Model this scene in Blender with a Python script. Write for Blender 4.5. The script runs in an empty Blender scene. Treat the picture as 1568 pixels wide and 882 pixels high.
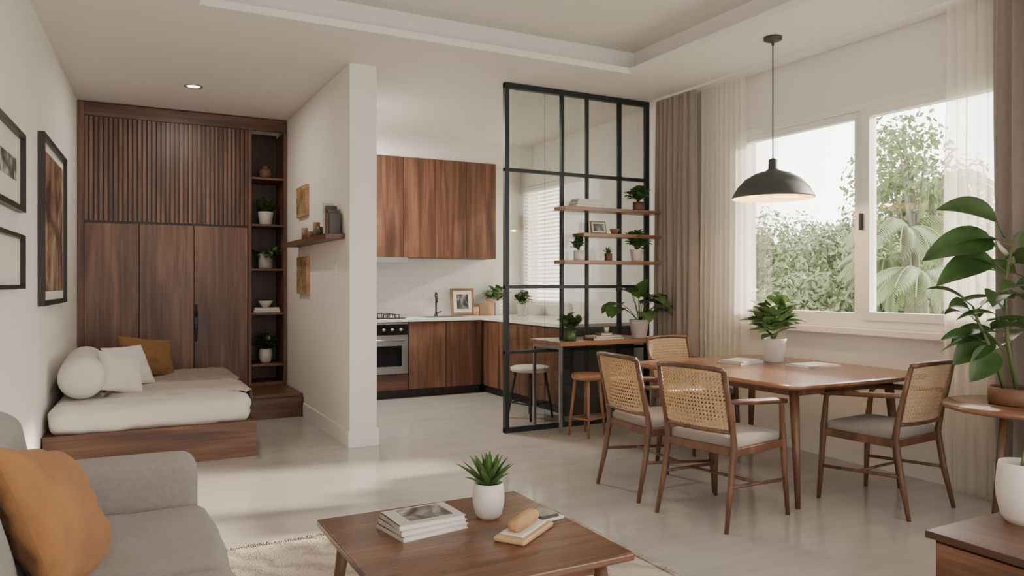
import bpy, bmesh, math, random
from mathutils import Vector, Matrix, noise
R = random.Random(11)
pi = math.pi
scene = bpy.context.scene

# ---------------------------------------------------------------- materials
def new_mat(name):
    m = bpy.data.materials.new(name); m.use_nodes = True
    nt = m.node_tree
    return m, nt, nt.nodes, nt.links, nt.nodes['Principled BSDF']

def pmat(name, col, rough=0.5, metal=0.0, var=0.0, vscale=8.0, bump=0.0, bscale=80.0, sheen=0.0, emit=None, es=0.0, trans=0.0):
    m, nt, N, L, P = new_mat(name)
    P.inputs['Base Color'].default_value = (*col, 1)
    P.inputs['Roughness'].default_value = rough
    P.inputs['Metallic'].default_value = metal
    if sheen: P.inputs['Sheen Weight'].default_value = sheen
    if emit:
        P.inputs['Emission Color'].default_value = (*emit, 1); P.inputs['Emission Strength'].default_value = es
    tc = N.new('ShaderNodeTexCoord')
    if var > 0:
        nz = N.new('ShaderNodeTexNoise'); nz.inputs['Scale'].default_value = vscale; nz.inputs['Detail'].default_value = 5
        L.new(tc.outputs['Object'], nz.inputs['Vector'])
        cr = N.new('ShaderNodeValToRGB')
        cr.color_ramp.elements[0].position = 0.3; cr.color_ramp.elements[1].position = 0.7
        cr.color_ramp.elements[0].color = (*[c*(1-var) for c in col], 1)
        cr.color_ramp.elements[1].color = (*[min(1, c*(1+var)) for c in col], 1)
        L.new(nz.outputs['Fac'], cr.inputs['Fac']); L.new(cr.outputs['Color'], P.inputs['Base Color'])
    if bump > 0:
        nb = N.new('ShaderNodeTexNoise'); nb.inputs['Scale'].default_value = bscale; nb.inputs['Detail'].default_value = 4
        L.new(tc.outputs['Object'], nb.inputs['Vector'])
        bp = N.new('ShaderNodeBump'); bp.inputs['Strength'].default_value = bump; bp.inputs['Distance'].default_value = 0.01
        L.new(nb.outputs['Fac'], bp.inputs['Height']); L.new(bp.outputs['Normal'], P.inputs['Normal'])
    return m

def wood(name, dark, mid, light, axis='Z', rough=0.42, sc=1.0):
    m, nt, N, L, P = new_mat(name)
    tc = N.new('ShaderNodeTexCoord'); geo = N.new('ShaderNodeNewGeometry')
    comb = N.new('ShaderNodeCombineXYZ')
    for i, k in enumerate((13.0, 29.0, 41.0)):
        mm = N.new('ShaderNodeMath'); mm.operation = 'MULTIPLY'; mm.inputs[1].default_value = k
        L.new(geo.outputs['Random Per Island'], mm.inputs[0]); L.new(mm.outputs[0], comb.inputs[i])
    add = N.new('ShaderNodeVectorMath'); add.operation = 'ADD'
    L.new(tc.outputs['Object'], add.inputs[0]); L.new(comb.outputs[0], add.inputs[1])
    def mapped(a, b):
        mp = N.new('ShaderNodeMapping')
        s = [a*sc]*3; s['XYZ'.index(axis)] = b*sc
        mp.inputs['Scale'].default_value = s
        L.new(add.outputs[0], mp.inputs['Vector']); return mp
    m1 = mapped(4.2, 0.42); n1 = N.new('ShaderNodeTexNoise')
    n1.inputs['Scale'].default_value = 1.6; n1.inputs['Detail'].default_value = 4; n1.inputs['Roughness'].default_value = 0.5; n1.inputs['Distortion'].default_value = 1.2
    L.new(m1.outputs[0], n1.inputs['Vector'])
    m2 = mapped(50, 1.4); n2 = N.new('ShaderNodeTexNoise')
    n2.inputs['Scale'].default_value = 1.2; n2.inputs['Detail'].default_value = 5
    L.new(m2.outputs[0], n2.inputs['Vector'])
    mx = N.new('ShaderNodeMath'); mx.operation = 'MULTIPLY_ADD'; mx.inputs[1].default_value = 0.7
    m3 = N.new('ShaderNodeMath'); m3.operation = 'MULTIPLY'; m3.inputs[1].default_value = 0.3
    L.new(n2.outputs['Fac'], m3.inputs[0]); L.new(n1.outputs['Fac'], mx.inputs[0]); L.new(m3.outputs[0], mx.inputs[2])
    cr = N.new('ShaderNodeValToRGB'); e = cr.color_ramp.elements
    e[0].position = 0.38; e[0].color = (*dark, 1); e[1].position = 0.62; e[1].color = (*light, 1)
    k = e.new(0.5); k.color = (*mid, 1)
    L.new(mx.outputs[0], cr.inputs['Fac']); L.new(cr.outputs['Color'], P.inputs['Base Color'])
    P.inputs['Roughness'].default_value = rough
    return m

WD, WM, WL = (0.064, 0.027, 0.015), (0.118, 0.052, 0.029), (0.195, 0.094, 0.055)
walnut_z = wood('walnut_vertical', WD, WM, WL, 'Z')
walnut_x = wood('walnut_along_x', WD, WM, WL, 'X')
walnut_y = wood('walnut_along_y', WD, WM, WL, 'Y')
walnut_dk = wood('walnut_dark', (0.035, 0.014, 0.008), (0.055, 0.022, 0.012), (0.085, 0.036, 0.019), 'Z')
table_wood = wood('table_wood', (0.13, 0.058, 0.034), (0.19, 0.088, 0.052), (0.26, 0.125, 0.075), 'Y', rough=0.22)
coffee_wood = wood('coffee_wood', (0.085, 0.035, 0.019), (0.14, 0.061, 0.034), (0.21, 0.097, 0.056), 'X', rough=0.26)
chair_wood = wood('chair_wood', (0.085, 0.038, 0.021), (0.13, 0.06, 0.033), (0.19, 0.092, 0.052), 'Z', rough=0.4)
stool_wood = wood('stool_wood', (0.22, 0.10, 0.05), (0.30, 0.145, 0.075), (0.38, 0.195, 0.105), 'Z')
bar_wood = wood('bar_wood', (0.18, 0.085, 0.048), (0.25, 0.122, 0.07), (0.34, 0.175, 0.105), 'X', rough=0.3)

wall_m = pmat('wall_paint', (0.82, 0.78, 0.73), 0.75, var=0.015, vscale=2, bump=0.04, bscale=150)
ceil_m = pmat('ceiling_paint', (0.79, 0.75, 0.705), 0.8, var=0.01, vscale=2)
white_m = pmat('white_paint', (0.83, 0.80, 0.77), 0.45)
upvc = pmat('window_white', (0.83, 0.80, 0.77), 0.35)
black_m = pmat('black_metal', (0.022, 0.026, 0.028), 0.45, 0.3)
frame_m = pmat('frame_black', (0.02, 0.016, 0.014), 0.4)
steel = pmat('steel', (0.42, 0.41, 0.40), 0.28, 0.9)
steel_d = pmat('hood_steel', (0.20, 0.195, 0.19), 0.3, 0.8)
ovenglass = pmat('oven_glass', (0.012, 0.012, 0.013), 0.08)
quartz = pmat('quartz', (0.80, 0.77, 0.73), 0.2, var=0.03, vscale=12)
kick_m = pmat('toe_kick', (0.025, 0.018, 0.015), 0.6)
grey_panel = pmat('grey_panel', (0.075, 0.077, 0.075), 0.5)
sofa_m = pmat('sofa_fabric', (0.245, 0.212, 0.188), 0.95, var=0.07, vscale=60, bump=0.35, bscale=350, sheen=0.15)
seat_m = pmat('seat_fabric', (0.28, 0.25, 0.23), 0.95, var=0.05, vscale=60, bump=0.3, bscale=400, sheen=0.15)
linen_m = pmat('linen_white', (0.63, 0.58, 0.535), 0.9, var=0.03, vscale=6, bump=0.3, bscale=14, sheen=0.1)
throw_m = pmat('throw_taupe', (0.27, 0.22, 0.18), 0.95, var=0.12, vscale=20, bump=0.5, bscale=60)
throw2_m = pmat('throw_beige', (0.46, 0.405, 0.36), 0.95, var=0.05, vscale=12, bump=0.4, bscale=30)
mustard_m = pmat('mustard', (0.20, 0.10, 0.032), 0.9, var=0.08, vscale=10, bump=0.3, bscale=200, sheen=0.05)
orange_m = pmat('ochre', (0.29, 0.13, 0.048), 0.9, var=0.08, vscale=8, bump=0.35, bscale=30, sheen=0.05)
cane_m = pmat('cane', (0.56, 0.39, 0.225), 0.6, var=0.12, vscale=40)
curtain_m = pmat('curtain_taupe', (0.29, 0.245, 0.215), 0.95, var=0.04, vscale=30, bump=0.2, bscale=300)
ceramic = pmat('ceramic_white', (0.66, 0.61, 0.56), 0.5, var=0.04, vscale=20)
terracotta = pmat('terracotta', (0.16, 0.075, 0.043), 0.6, var=0.15, vscale=15)
soil_m = pmat('soil', (0.04, 0.025, 0.018), 1.0, var=0.3, vscale=60)
leaf_m = pmat('leaf_green', (0.065, 0.13, 0.033), 0.45, var=0.3, vscale=9)
leaf_d = pmat('leaf_dark', (0.042, 0.092, 0.024), 0.32, var=0.35, vscale=7)
leaf_y = pmat('leaf_light', (0.17, 0.27, 0.11), 0.5, var=0.25, vscale=12)
stem_m = pmat('stem', (0.10, 0.13, 0.045), 0.6)
paper_m = pmat('paper', (0.70, 0.66, 0.60), 0.8, var=0.04, vscale=30)
cover_m = pmat('book_cover', (0.56, 0.52, 0.47), 0.5, var=0.05, vscale=12)
coverd_m = pmat('book_cover_dark', (0.07, 0.06, 0.055), 0.5)
coverb_m = pmat('book_cover_brown', (0.26, 0.155, 0.09), 0.6)
bread_m = pmat('bread', (0.46, 0.26, 0.12), 0.7, var=0.2, vscale=14, bump=0.3, bscale=40)
tray_m = wood('tray_wood', (0.34, 0.19, 0.09), (0.46, 0.28, 0.15), (0.58, 0.38, 0.22), 'X')
mat_board = pmat('mat_board', (0.72, 0.68, 0.62), 0.8)
lamp_in = pmat('lamp_inside', (0.75, 0.55, 0.35), 0.6, emit=(1.0, 0.55, 0.24), es=1.3)
bulb_m = pmat('bulb', (1, 0.9, 0.7), 0.3, emit=(1.0, 0.7, 0.4), es=10)
spot_em = pmat('downlight_glow', (1, 0.95, 0.85), 0.3, emit=(1.0, 0.9, 0.75), es=8)
lampgrey = pmat('lamp_grey', (0.045, 0.05, 0.05), 0.5)
ext_leaf = [pmat('garden_leaf_%d' % i, c, 0.9, var=0.12, vscale=.8) for i, c in enumerate([(0.31, 0.38, 0.21), (0.38, 0.44, 0.27), (0.25, 0.31, 0.17)])]  # leaf colours paled so that garden haze is painted in
bark_m = pmat('bark', (0.24, 0.22, 0.18), 0.9, var=0.2, vscale=10)
lawn_m = pmat('lawn', (0.30, 0.39, 0.21), 1.0, var=0.2, vscale=1)

def rug_mat():
    m, nt, N, L, P = new_mat('rug_wool')
    tc = N.new('ShaderNodeTexCoord')
    wv = N.new('ShaderNodeTexWave'); wv.bands_direction = 'DIAGONAL'; wv.inputs['Scale'].default_value = 3.2; wv.inputs['Distortion'].default_value = 9; wv.inputs['Detail'].default_value = 3; wv.inputs['Detail Scale'].default_value = 1.2
    L.new(tc.outputs['Object'], wv.inputs['Vector'])
    nz = N.new('ShaderNodeTexNoise'); nz.inputs['Scale'].default_value = 90; nz.inputs['Detail'].default_value = 4
    L.new(tc.outputs['Object'], nz.inputs['Vector'])
    ad = N.new('ShaderNodeMath'); ad.operation = 'MULTIPLY_ADD'; ad.inputs[1].default_value = 0.6
    L.new(wv.outputs['Fac'], ad.inputs[0]); L.new(nz.outputs['Fac'], ad.inputs[2])
    cr = N.new('ShaderNodeValToRGB'); e = cr.color_ramp.elements
    e[0].position = 0.4; e[0].color = (0.39, 0.325, 0.265, 1); e[1].position = 0.95; e[1].color = (0.60, 0.53, 0.45, 1)
    L.new(ad.outputs[0], cr.inputs['Fac']); L.new(cr.outputs['Color'], P.inputs['Base Color'])
    bp = N.new('ShaderNodeBump'); bp.inputs['Strength'].default_value = .9; bp.inputs['Distance'].default_value = .012
    L.new(ad.outputs[0], bp.inputs['Height']); L.new(bp.outputs['Normal'], P.inputs['Normal'])
    P.inputs['Roughness'].default_value = 1; return m
rug_m = rug_mat()

def art_mat(name, c0, c1, c2, sc):
    m, nt, N, L, P = new_mat(name)
    tc = N.new('ShaderNodeTexCoord'); nz = N.new('ShaderNodeTexNoise')
    nz.inputs['Scale'].default_value = sc; nz.inputs['Detail'].default_value = 5; nz.inputs['Distortion'].default_value = 1.5
    L.new(tc.outputs['Object'], nz.inputs['Vector'])
    cr = N.new('ShaderNodeValToRGB'); e = cr.color_ramp.elements
    e[0].position = 0.38; e[0].color = (*c0, 1); e[1].position = 0.66; e[1].color = (*c2, 1)
    k = e.new(0.5); k.color = (*c1, 1)
    L.new(nz.outputs['Fac'], cr.inputs['Fac']); L.new(cr.outputs['Color'], P.inputs['Base Color'])
    P.inputs['Roughness'].default_value = 0.4
    return m
art1 = art_mat('art_abstract_brown', (0.05, 0.03, 0.02), (0.20, 0.11, 0.07), (0.45, 0.35, 0.25), 2.2)
art2 = art_mat('art_photo_grey', (0.03, 0.028, 0.025), (0.16, 0.15, 0.14), (0.6, 0.57, 0.54), 6)
art3 = art_mat('art_small', (0.2, 0.12, 0.05), (0.36, 0.24, 0.11), (0.5, 0.42, 0.3), 9)

# floor: large polished tiles
def floor_mat():
    m, nt, N, L, P = new_mat('floor_tile')
    tc = N.new('ShaderNodeTexCoord')
    br = N.new('ShaderNodeTexBrick'); br.offset = 0.5
    br.inputs['Scale'].default_value = 1.0; br.inputs['Brick Width'].default_value = 1.2; br.inputs['Row Height'].default_value = 0.6
    br.inputs['Mortar Size'].default_value = 0.002; br.inputs['Mortar Smooth'].default_value = 0.5; br.inputs['Bias'].default_value = 0
    br.inputs['Color1'].default_value = (0.51, 0.48, 0.45, 1); br.inputs['Color2'].default_value = (0.535, 0.505, 0.475, 1)
    br.inputs['Mortar'].default_value = (0.455, 0.425, 0.395, 1)
    L.new(tc.outputs['Object'], br.inputs['Vector'])
    mp = N.new('ShaderNodeMapping'); mp.inputs['Scale'].default_value = (0.7, 3.5, 1)
    L.new(tc.outputs['Object'], mp.inputs['Vector'])
    nz = N.new('ShaderNodeTexNoise'); nz.inputs['Scale'].default_value = 2.2; nz.inputs['Detail'].default_value = 8; nz.inputs['Distortion'].default_value = 0.7
    L.new(mp.outputs[0], nz.inputs['Vector'])
    cr = N.new('ShaderNodeValToRGB'); e = cr.color_ramp.elements
    e[0].position = 0.3; e[0].color = (0.87, 0.86, 0.85, 1); e[1].position = 0.7; e[1].color = (1, 1, 1, 1)
    L.new(nz.outputs['Fac'], cr.inputs['Fac'])
    mx = N.new('ShaderNodeMixRGB'); mx.blend_type = 'MULTIPLY'; mx.inputs['Fac'].default_value = 1
    L.new(br.outputs['Color'], mx.inputs['Color1']); L.new(cr.outputs['Color'], mx.inputs['Color2'])
    L.new(mx.outputs[0], P.inputs['Base Color'])
    P.inputs['Roughness'].default_value = 0.12; P.inputs['IOR'].default_value = 1.65
    return m
floor_m = floor_mat()

def splash_mat():
    m, nt, N, L, P = new_mat('backsplash_tile')
    tc = N.new('ShaderNodeTexCoord'); sp = N.new('ShaderNodeSeparateXYZ'); cb = N.new('ShaderNodeCombineXYZ')
    L.new(tc.outputs['Object'], sp.inputs[0]); L.new(sp.outputs['X'], cb.inputs['X']); L.new(sp.outputs['Z'], cb.inputs['Y'])
    br = N.new('ShaderNodeTexBrick'); br.inputs['Scale'].default_value = 1.0
    br.inputs['Brick Width'].default_value = 0.2; br.inputs['Row Height'].default_value = 0.1; br.inputs['Mortar Size'].default_value = 0.003
    br.inputs['Color1'].default_value = (0.76, 0.74, 0.71, 1); br.inputs['Color2'].default_value = (0.78, 0.76, 0.73, 1); br.inputs['Mortar'].default_value = (0.66, 0.64, 0.61, 1)
    L.new(cb.outputs[0], br.inputs['Vector']); L.new(br.outputs['Color'], P.inputs['Base Color'])
    P.inputs['Roughness'].default_value = 0.25
    return m
splash_m = splash_mat()

def glass_mat(name, col, refl):
    m, nt, N, L, P = new_mat(name)
    N.remove(P); out = N['Material Output']
    t = N.new('ShaderNodeBsdfTransparent'); t.inputs['Color'].default_value = (*col, 1)
    g = N.new('ShaderNodeBsdfGlossy'); g.inputs['Roughness'].default_value = 0.02
    fr = N.new('ShaderNodeFresnel'); fr.inputs['IOR'].default_value = 1.45
    ml = N.new('ShaderNodeMath'); ml.operation = 'MULTIPLY'; ml.inputs[1].default_value = refl
    L.new(fr.outputs[0], ml.inputs[0])
    mx = N.new('ShaderNodeMixShader'); L.new(ml.outputs[0], mx.inputs[0]); L.new(t.outputs[0], mx.inputs[1]); L.new(g.outputs[0], mx.inputs[2])
    L.new(mx.outputs[0], out.inputs['Surface']); return m
glass_p = glass_mat('partition_glass', (0.86, 0.875, 0.86), 1.0)
glass_w = glass_mat('window_glass', (0.98, 0.985, 0.98), 0.5)

def sheer_mat(name, op, cd, ct):
    m, nt, N, L, P = new_mat(name)
    N.remove(P); out = N['Material Output']
    t = N.new('ShaderNodeBsdfTransparent')
    d = N.new('ShaderNodeBsdfDiffuse'); d.inputs['Color'].default_value = (*cd, 1)
    tl = N.new('ShaderNodeBsdfTranslucent'); tl.inputs['Color'].default_value = (*ct, 1)
    a = N.new('ShaderNodeMixShader'); a.inputs[0].default_value = 0.5; L.new(d.outputs[0], a.inputs[1]); L.new(tl.outputs[0], a.inputs[2])
    b = N.new('ShaderNodeMixShader'); b.inputs[0].default_value = op; L.new(t.outputs[0], b.inputs[1]); L.new(a.outputs[0], b.inputs[2])
    L.new(b.outputs[0], out.inputs['Surface']); return m
sheer_m = sheer_mat('sheer_fabric', .55, (0.88, 0.84, 0.77), (0.92, 0.88, 0.81))
blind_m = sheer_mat('blind_slat', 1.0, (0.85, 0.83, 0.78), (0.85, 0.83, 0.78))

# ---------------------------------------------------------------- mesh builder
class B:
    def __init__(s, name, loc=(0, 0, 0), rz=0.0):
        s.name = name; s.loc = loc; s.rz = rz; s.v = []; s.f = []; s.mi = []; s.sm = []; s.mats = []
        s.inv = (Matrix.Translation(loc) @ Matrix.Rotation(rz, 4, 'Z')).inverted()
    def idx(s, mat):
        if mat not in s.mats: s.mats.append(mat)
        return s.mats.index(mat)
    def add(s, vs, fs, mat, smooth=False, M=None, fn=None):
        o = len(s.v); k = s.idx(mat)
        for p in vs:
            p = Vector(p)
            if M is not None: p = M @ p
            if fn is not None: p = Vector(fn(p))
            s.v.append(tuple(p))
        for f in fs:
            s.f.append(tuple(i+o for i in f)); s.mi.append(k); s.sm.append(smooth)
    def box(s, c, size, mat, bev=0.0, M=None, seg=2, fn=None, rz=0.0):
        T = Matrix.Translation(c) @ Matrix.Rotation(rz, 4, 'Z')
        if M is not None: T = M @ T
        hx, hy, hz = [q/2 for q in size]
        if bev <= 0:
            vs = [(-hx,-hy,-hz),(hx,-hy,-hz),(hx,hy,-hz),(-hx,hy,-hz),(-hx,-hy,hz),(hx,-hy,hz),(hx,hy,hz),(-hx,hy,hz)]
            fs = [(0,3,2,1),(4,5,6,7),(0,1,5,4),(1,2,6,5),(2,3,7,6),(3,0,4,7)]
            s.add(vs, fs, mat, False, T, fn); return
        bm = bmesh.new(); bmesh.ops.create_cube(bm, size=1)
        for v in bm.verts: v.co = Vector((v.co.x*size[0], v.co.y*size[1], v.co.z*size[2]))
        bmesh.ops.bevel(bm, geom=bm.edges[:], offset=min(bev, 0.49*min(size)), segments=seg, profile=0.5, affect='EDGES')
        bm.verts.index_update()
        s.add([v.co.copy() for v in bm.verts], [[v.index for v in f.verts] for f in bm.faces], mat, False, T, fn); bm.free()
    def bb(s, x0, x1, y0, y1, z0, z1, mat, bev=0.0, **k):
        s.box(((x0+x1)/2, (y0+y1)/2, (z0+z1)/2), (abs(x1-x0), abs(y1-y0), abs(z1-z0)), mat, bev, **k)
    def prism(s, poly, z0, z1, mat):
        n = len(poly)
        vs = [(x, y, z0) for x, y in poly]+[(x, y, z1) for x, y in poly]
        fs = [tuple(range(n-1, -1, -1)), tuple(range(n, 2*n))]+[(i, (i+1) % n, n+(i+1) % n, n+i) for i in range(n)]
        s.add(vs, fs, mat)
    def rbox(s, c, half, r, mat, bulge=(0, 0, 0), n=12, M=None, fn=None, wob=0.0, wsc=9):
        hx, hy, hz = half; r = min(r, hx, hy, hz)
        vs = []; fs = []; d = {}
        def key(p): return (round(p[0], 5), round(p[1], 5), round(p[2], 5))
        def pt(p):
            q = Vector((p[0]*hx, p[1]*hy, p[2]*hz))
            inn = Vector((max(-hx+r, min(hx-r, q.x)), max(-hy+r, min(hy-r, q.y)), max(-hz+r, min(hz-r, q.z))))
            dd = q-inn
            if dd.length > 1e-9: q = inn+dd.normalized()*r
            x, y, z = p
            q.x += (1 if x > 0 else -1)*bulge[0]*(1-y*y)*(1-z*z)*(abs(x) > .3)
            q.y += (1 if y > 0 else -1)*bulge[1]*(1-x*x)*(1-z*z)*(abs(y) > .3)
            q.z += (1 if z > 0 else -1)*bulge[2]*(1-x*x)*(1-y*y)*(abs(z) > .3)
            if wob: q += Vector(noise.noise_vector(q*wsc+Vector(c)*3))*wob
            return q
        t = [math.sin((-1+2*i/n)*pi/2) for i in range(n+1)]
        for ax in range(3):
            for sg in (-1, 1):
                g = []
                for i in range(n+1):
                    row = []
                    for j in range(n+1):
                        p = [0, 0, 0]; p[ax] = sg; p[(ax+1) % 3] = t[i]; p[(ax+2) % 3] = t[j]
                        k = key(p)
                        if k not in d: d[k] = len(vs); vs.append(pt(p)+Vector(c))
                        row.append(d[k])
                    g.append(row)
                for i in range(n):
                    for j in range(n):
                        f = (g[i][j], g[i+1][j], g[i+1][j+1], g[i][j+1])
                        fs.append(f if sg > 0 else f[::-1])
        s.add(vs, fs, mat, True, M, fn)
    def tube(s, pts, rad, mat, seg=10, smooth=True, cap=True, M=None):
        pts = [Vector(p) for p in pts]
        if not hasattr(rad, '__len__'): rad = [rad]*len(pts)
        vs = []; fs = []; up = None
        for i, p in enumerate(pts):
            if i == 0: t = pts[1]-pts[0]
            elif i == len(pts)-1: t = pts[-1]-pts[-2]
            else: t = (pts[i+1]-p).normalized()+(p-pts[i-1]).normalized()
            t.normalize()
            if up is None:
                up = Vector((0, 0, 1)) if abs(t.z) < 0.9 else Vector((1, 0, 0))
            a = t.cross(up); a.normalize(); b = a.cross(t); b.normalize(); up = b
            for k in range(seg):
                an = 2*pi*k/seg; vs.append(p+(a*math.cos(an)+b*math.sin(an))*rad[i])
        for i in range(len(pts)-1):
            for k in range(seg):
                fs.append((i*seg+k, i*seg+(k+1) % seg, (i+1)*seg+(k+1) % seg, (i+1)*seg+k))
        if cap:
            fs.append(tuple(range(seg-1, -1, -1))); fs.append(tuple((len(pts)-1)*seg+k for k in range(seg)))
        s.add(vs, fs, mat, smooth, M)
    def lathe(s, prof, c, mat, seg=32, M=None, smooth=True):
        vs = []; fs = []
        for r, z in prof:
            for k in range(seg):
                an = 2*pi*k/seg; vs.append((c[0]+r*math.cos(an), c[1]+r*math.sin(an), c[2]+z))
        for i in range(len(prof)-1):
            for k in range(seg):
                fs.append((i*seg+k, i*seg+(k+1) % seg, (i+1)*seg+(k+1) % seg, (i+1)*seg+k))
        s.add(vs, fs, mat, smooth, M)
    def disc(s, c, r, mat, seg=32, M=None):
        s.add([(c[0]+r*math.cos(2*pi*k/seg), c[1]+r*math.sin(2*pi*k/seg), c[2]) for k in range(seg)], [tuple(range(seg))], mat, False, M)
    def surf(s, fn, nu, nv, mat, smooth=True, M=None):
        vs = [fn(i/nu, j/nv) for i in range(nu+1) for j in range(nv+1)]
        fs = [(i*(nv+1)+j, (i+1)*(nv+1)+j, (i+1)*(nv+1)+j+1, i*(nv+1)+j+1) for i in range(nu) for j in range(nv)]
        s.add(vs, fs, mat, smooth, M)
    def leaf(s, p, d, L, W, mat, droop=0.3, pw=0.75, fold=0.15, n=7, flat=None):
        p = Vector(p); d = Vector(d).normalized()
        side = d.cross(Vector((0, 0, 1)))
        if side.length < 0.1: side = Vector((1, 0, 0)).cross(d)
        side.normalize()
        if flat is not None:
            side = (side*math.cos(flat)+side.cross(d)*math.sin(flat)).normalized()
        vs = []; fs = []; pos = p.copy(); dd = d.copy()
        for i in range(n+1):
            t = i/n
            w = W*0.5*math.sin(pi*min(1, t**pw))**0.8 if 0 < t < 1 else 0.0015
            nrm = side.cross(dd).normalized()
            vs += [pos-side*w+nrm*w*fold*2, pos-side*w*.5+nrm*w*fold*.6, pos.copy(), pos+side*w*.5+nrm*w*fold*.6, pos+side*w+nrm*w*fold*2]
            pos = pos+dd*(L/n)
            dd = (dd+Vector((0, 0, -droop/n*1.6))).normalized()
        for i in range(n):
            for k in range(4):
                a = i*5+k; fs.append((a, a+1, a+6, a+5))
        s.add(vs, fs, mat, True)
    def done(s, world=False):
        me = bpy.data.meshes.new(s.name)
        vs = s.v
        if world: vs = [tuple(s.inv @ Vector(p)) for p in vs]
        me.from_pydata(vs, [], s.f)
        for m in s.mats: me.materials.append(m)
        me.polygons.foreach_set('material_index', s.mi); me.polygons.foreach_set('use_smooth', s.sm)
        me.update()
        o = bpy.data.objects.new(s.name, me); scene.collection.objects.link(o)
        o.location = s.loc; o.rotation_euler = (0, 0, s.rz)
        return o

H = 3.05
def wx(y): return -0.29-(8.26-y)*0.056      # inner face of the (slightly slanted) left wall
XR = 4.76                                   # inner face of window wall
# ---------------------------------------------------------------- room shell
b = B('floor'); b.bb(-1.3, 5.0, -2.0, 9.0, -0.1, 0.0, floor_m); b.done()
b = B('wall_left'); b.prism([(wx(-2), -2), (wx(8.95), 8.95), (wx(8.95)-.2, 8.95), (wx(-2)-.2, -2)], 0, 3.4, wall_m); b.done()
b = B('wall_back'); b.bb(-0.5, 5.0, 8.72, 8.9, 0, 3.4, wall_m); b.done()
b = B('wall_right')
oy0, oy1, oz0, oz1 = 2.45, 4.82, 0.98, 2.60
ky0, ky1, kz0, kz1 = 7.62, 8.64, 1.02, 2.55
b.bb(XR, XR+.22, -2, oy0, 0, 3.4, wall_m); b.bb(XR, XR+.22, oy0, oy1, 0, oz0, wall_m); b.bb(XR, XR+.22, oy0, oy1, oz1, 3.4, wall_m)
b.bb(XR, XR+.22, oy1, ky0, 0, 3.4, wall_m); b.bb(XR, XR+.22, ky0, ky1, 0, kz0, wall_m); b.bb(XR, XR+.22, ky0, ky1, kz1, 3.4, wall_m)
b.bb(XR, XR+.22, ky1, 8.9, 0, 3.4, wall_m)
b.done()
b = B('wall_divider'); b.bb(1.664, 1.888, 5.87, 8.72, 0, H, wall_m, bev=0.004); b.done()
b = B('baseboard_divider')
b.bb(1.650, 1.665, 5.869, 7.46, 0, 0.13, white_m); b.bb(1.650, 1.902, 5.856, 5.869, 0, 0.13, white_m); b.bb(1.887, 1.902, 5.869, 8.05, 0, 0.13, white_m); b.done()
b = B('baseboard_right'); b.bb(XR-.014, XR, -2, 6.2, 0, 0.10, white_m); b.done()
b = B('baseboard_left'); b.prism([(wx(-2), -2), (wx(5.9), 5.9), (wx(5.9)+.014, 5.9), (wx(-2)+.014, -2)], 0, 0.10, white_m); b.done()
# ceiling with recessed coffer
b = B('ceiling')
cx0, cx1, cy1 = 0.485, 3.82, 5.09
b.bb(-1.3, cx0, -2, 9, H, H+.05, ceil_m); b.bb(cx1, 5.0, -2, 9, H, H+.05, ceil_m); b.bb(cx0, cx1, cy1, 9, H, H+.05, ceil_m)
g = 0.16
b.bb(-1.3, cx0-g, -2, 9, H+.05, H+.24, ceil_m); b.bb(cx1+g, 5.0, -2, 9, H+.05, H+.24, ceil_m); b.bb(cx0-g, cx1+g, cy1+g, 9, H+.05, H+.24, ceil_m)
b.bb(-1.3, 5.0, -2, 9, H+.24, H+.36, ceil_m)
b.done()

# ---------------------------------------------------------------- main window
b = B('window_1')
fx0, fx1 = XR-0.02, XR+0.09
def ring(b, x0, x1, y0, y1, z0, z1, w, mat):
    b.bb(x0, x1, y0, y1, z0, z0+w, mat, .004); b.bb(x0, x1, y0, y1, z1-w, z1, mat, .004)
    b.bb(x0, x1, y0, y0+w, z0+w, z1-w, mat, .004); b.bb(x0, x1, y1-w, y1, z0+w, z1-w, mat, .004)
ring(b, fx0, fx1, oy0+.002, oy1-.002, oz0+.002, oz1-.002, 0.055, upvc)
mid = 3.58
b.bb(fx0, fx1, mid-.03, mid+.03, oz0+.055, oz1-.055, upvc, .004)
ring(b, fx0+.02, fx1-.02, mid+.03, oy1-.057, oz0+.057, oz1-.057, 0.05, upvc)
ring(b, fx0-.012, fx1-.04, oy0+.057, mid-.005, oz0+.057, oz1-.057, 0.06, upvc)
b.bb(fx0-.055, XR+.0, oy0-.08, oy1+.05, oz0-.05, oz0+.002, upvc, .008)
b.bb(fx0-.04, fx0-.012, mid-.02, mid+.0, 1.68, 1.80, black_m, .004)
b.bb(XR+.03, XR+.036, mid+.08, oy1-.1, oz0+.1, oz1-.1, glass_w)
b.bb(XR+.02, XR+.026, oy0+.1, mid-.06, oz0+.1, oz1-.1, glass_w)
b.done()
b = B('window_2')
ring(b, XR+.04, XR+.1, ky0+.002, ky1-.002, kz0+.002, kz1-.002, 0.05, upvc)
b.bb(XR+.06, XR+.066, ky0+.05, ky1-.05, kz0+.05, kz1-.05, glass_w)
b.done()
b = B('window_blind')
z = kz0+.06
while z < kz1-.06:
    M = Matrix.Translation((XR+.005, (ky0+ky1)/2, z)) @ Matrix.Rotation(math.radians(25), 4, 'Y')
    b.box((0, 0, 0), (0.045, ky1-ky0-.04, 0.003), blind_m, M=M); z += .048
b.bb(XR-.02, XR+.03, ky0+.01, ky1-.01, kz1-.06, kz1-.01, white_m, .004)
b.done()

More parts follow.
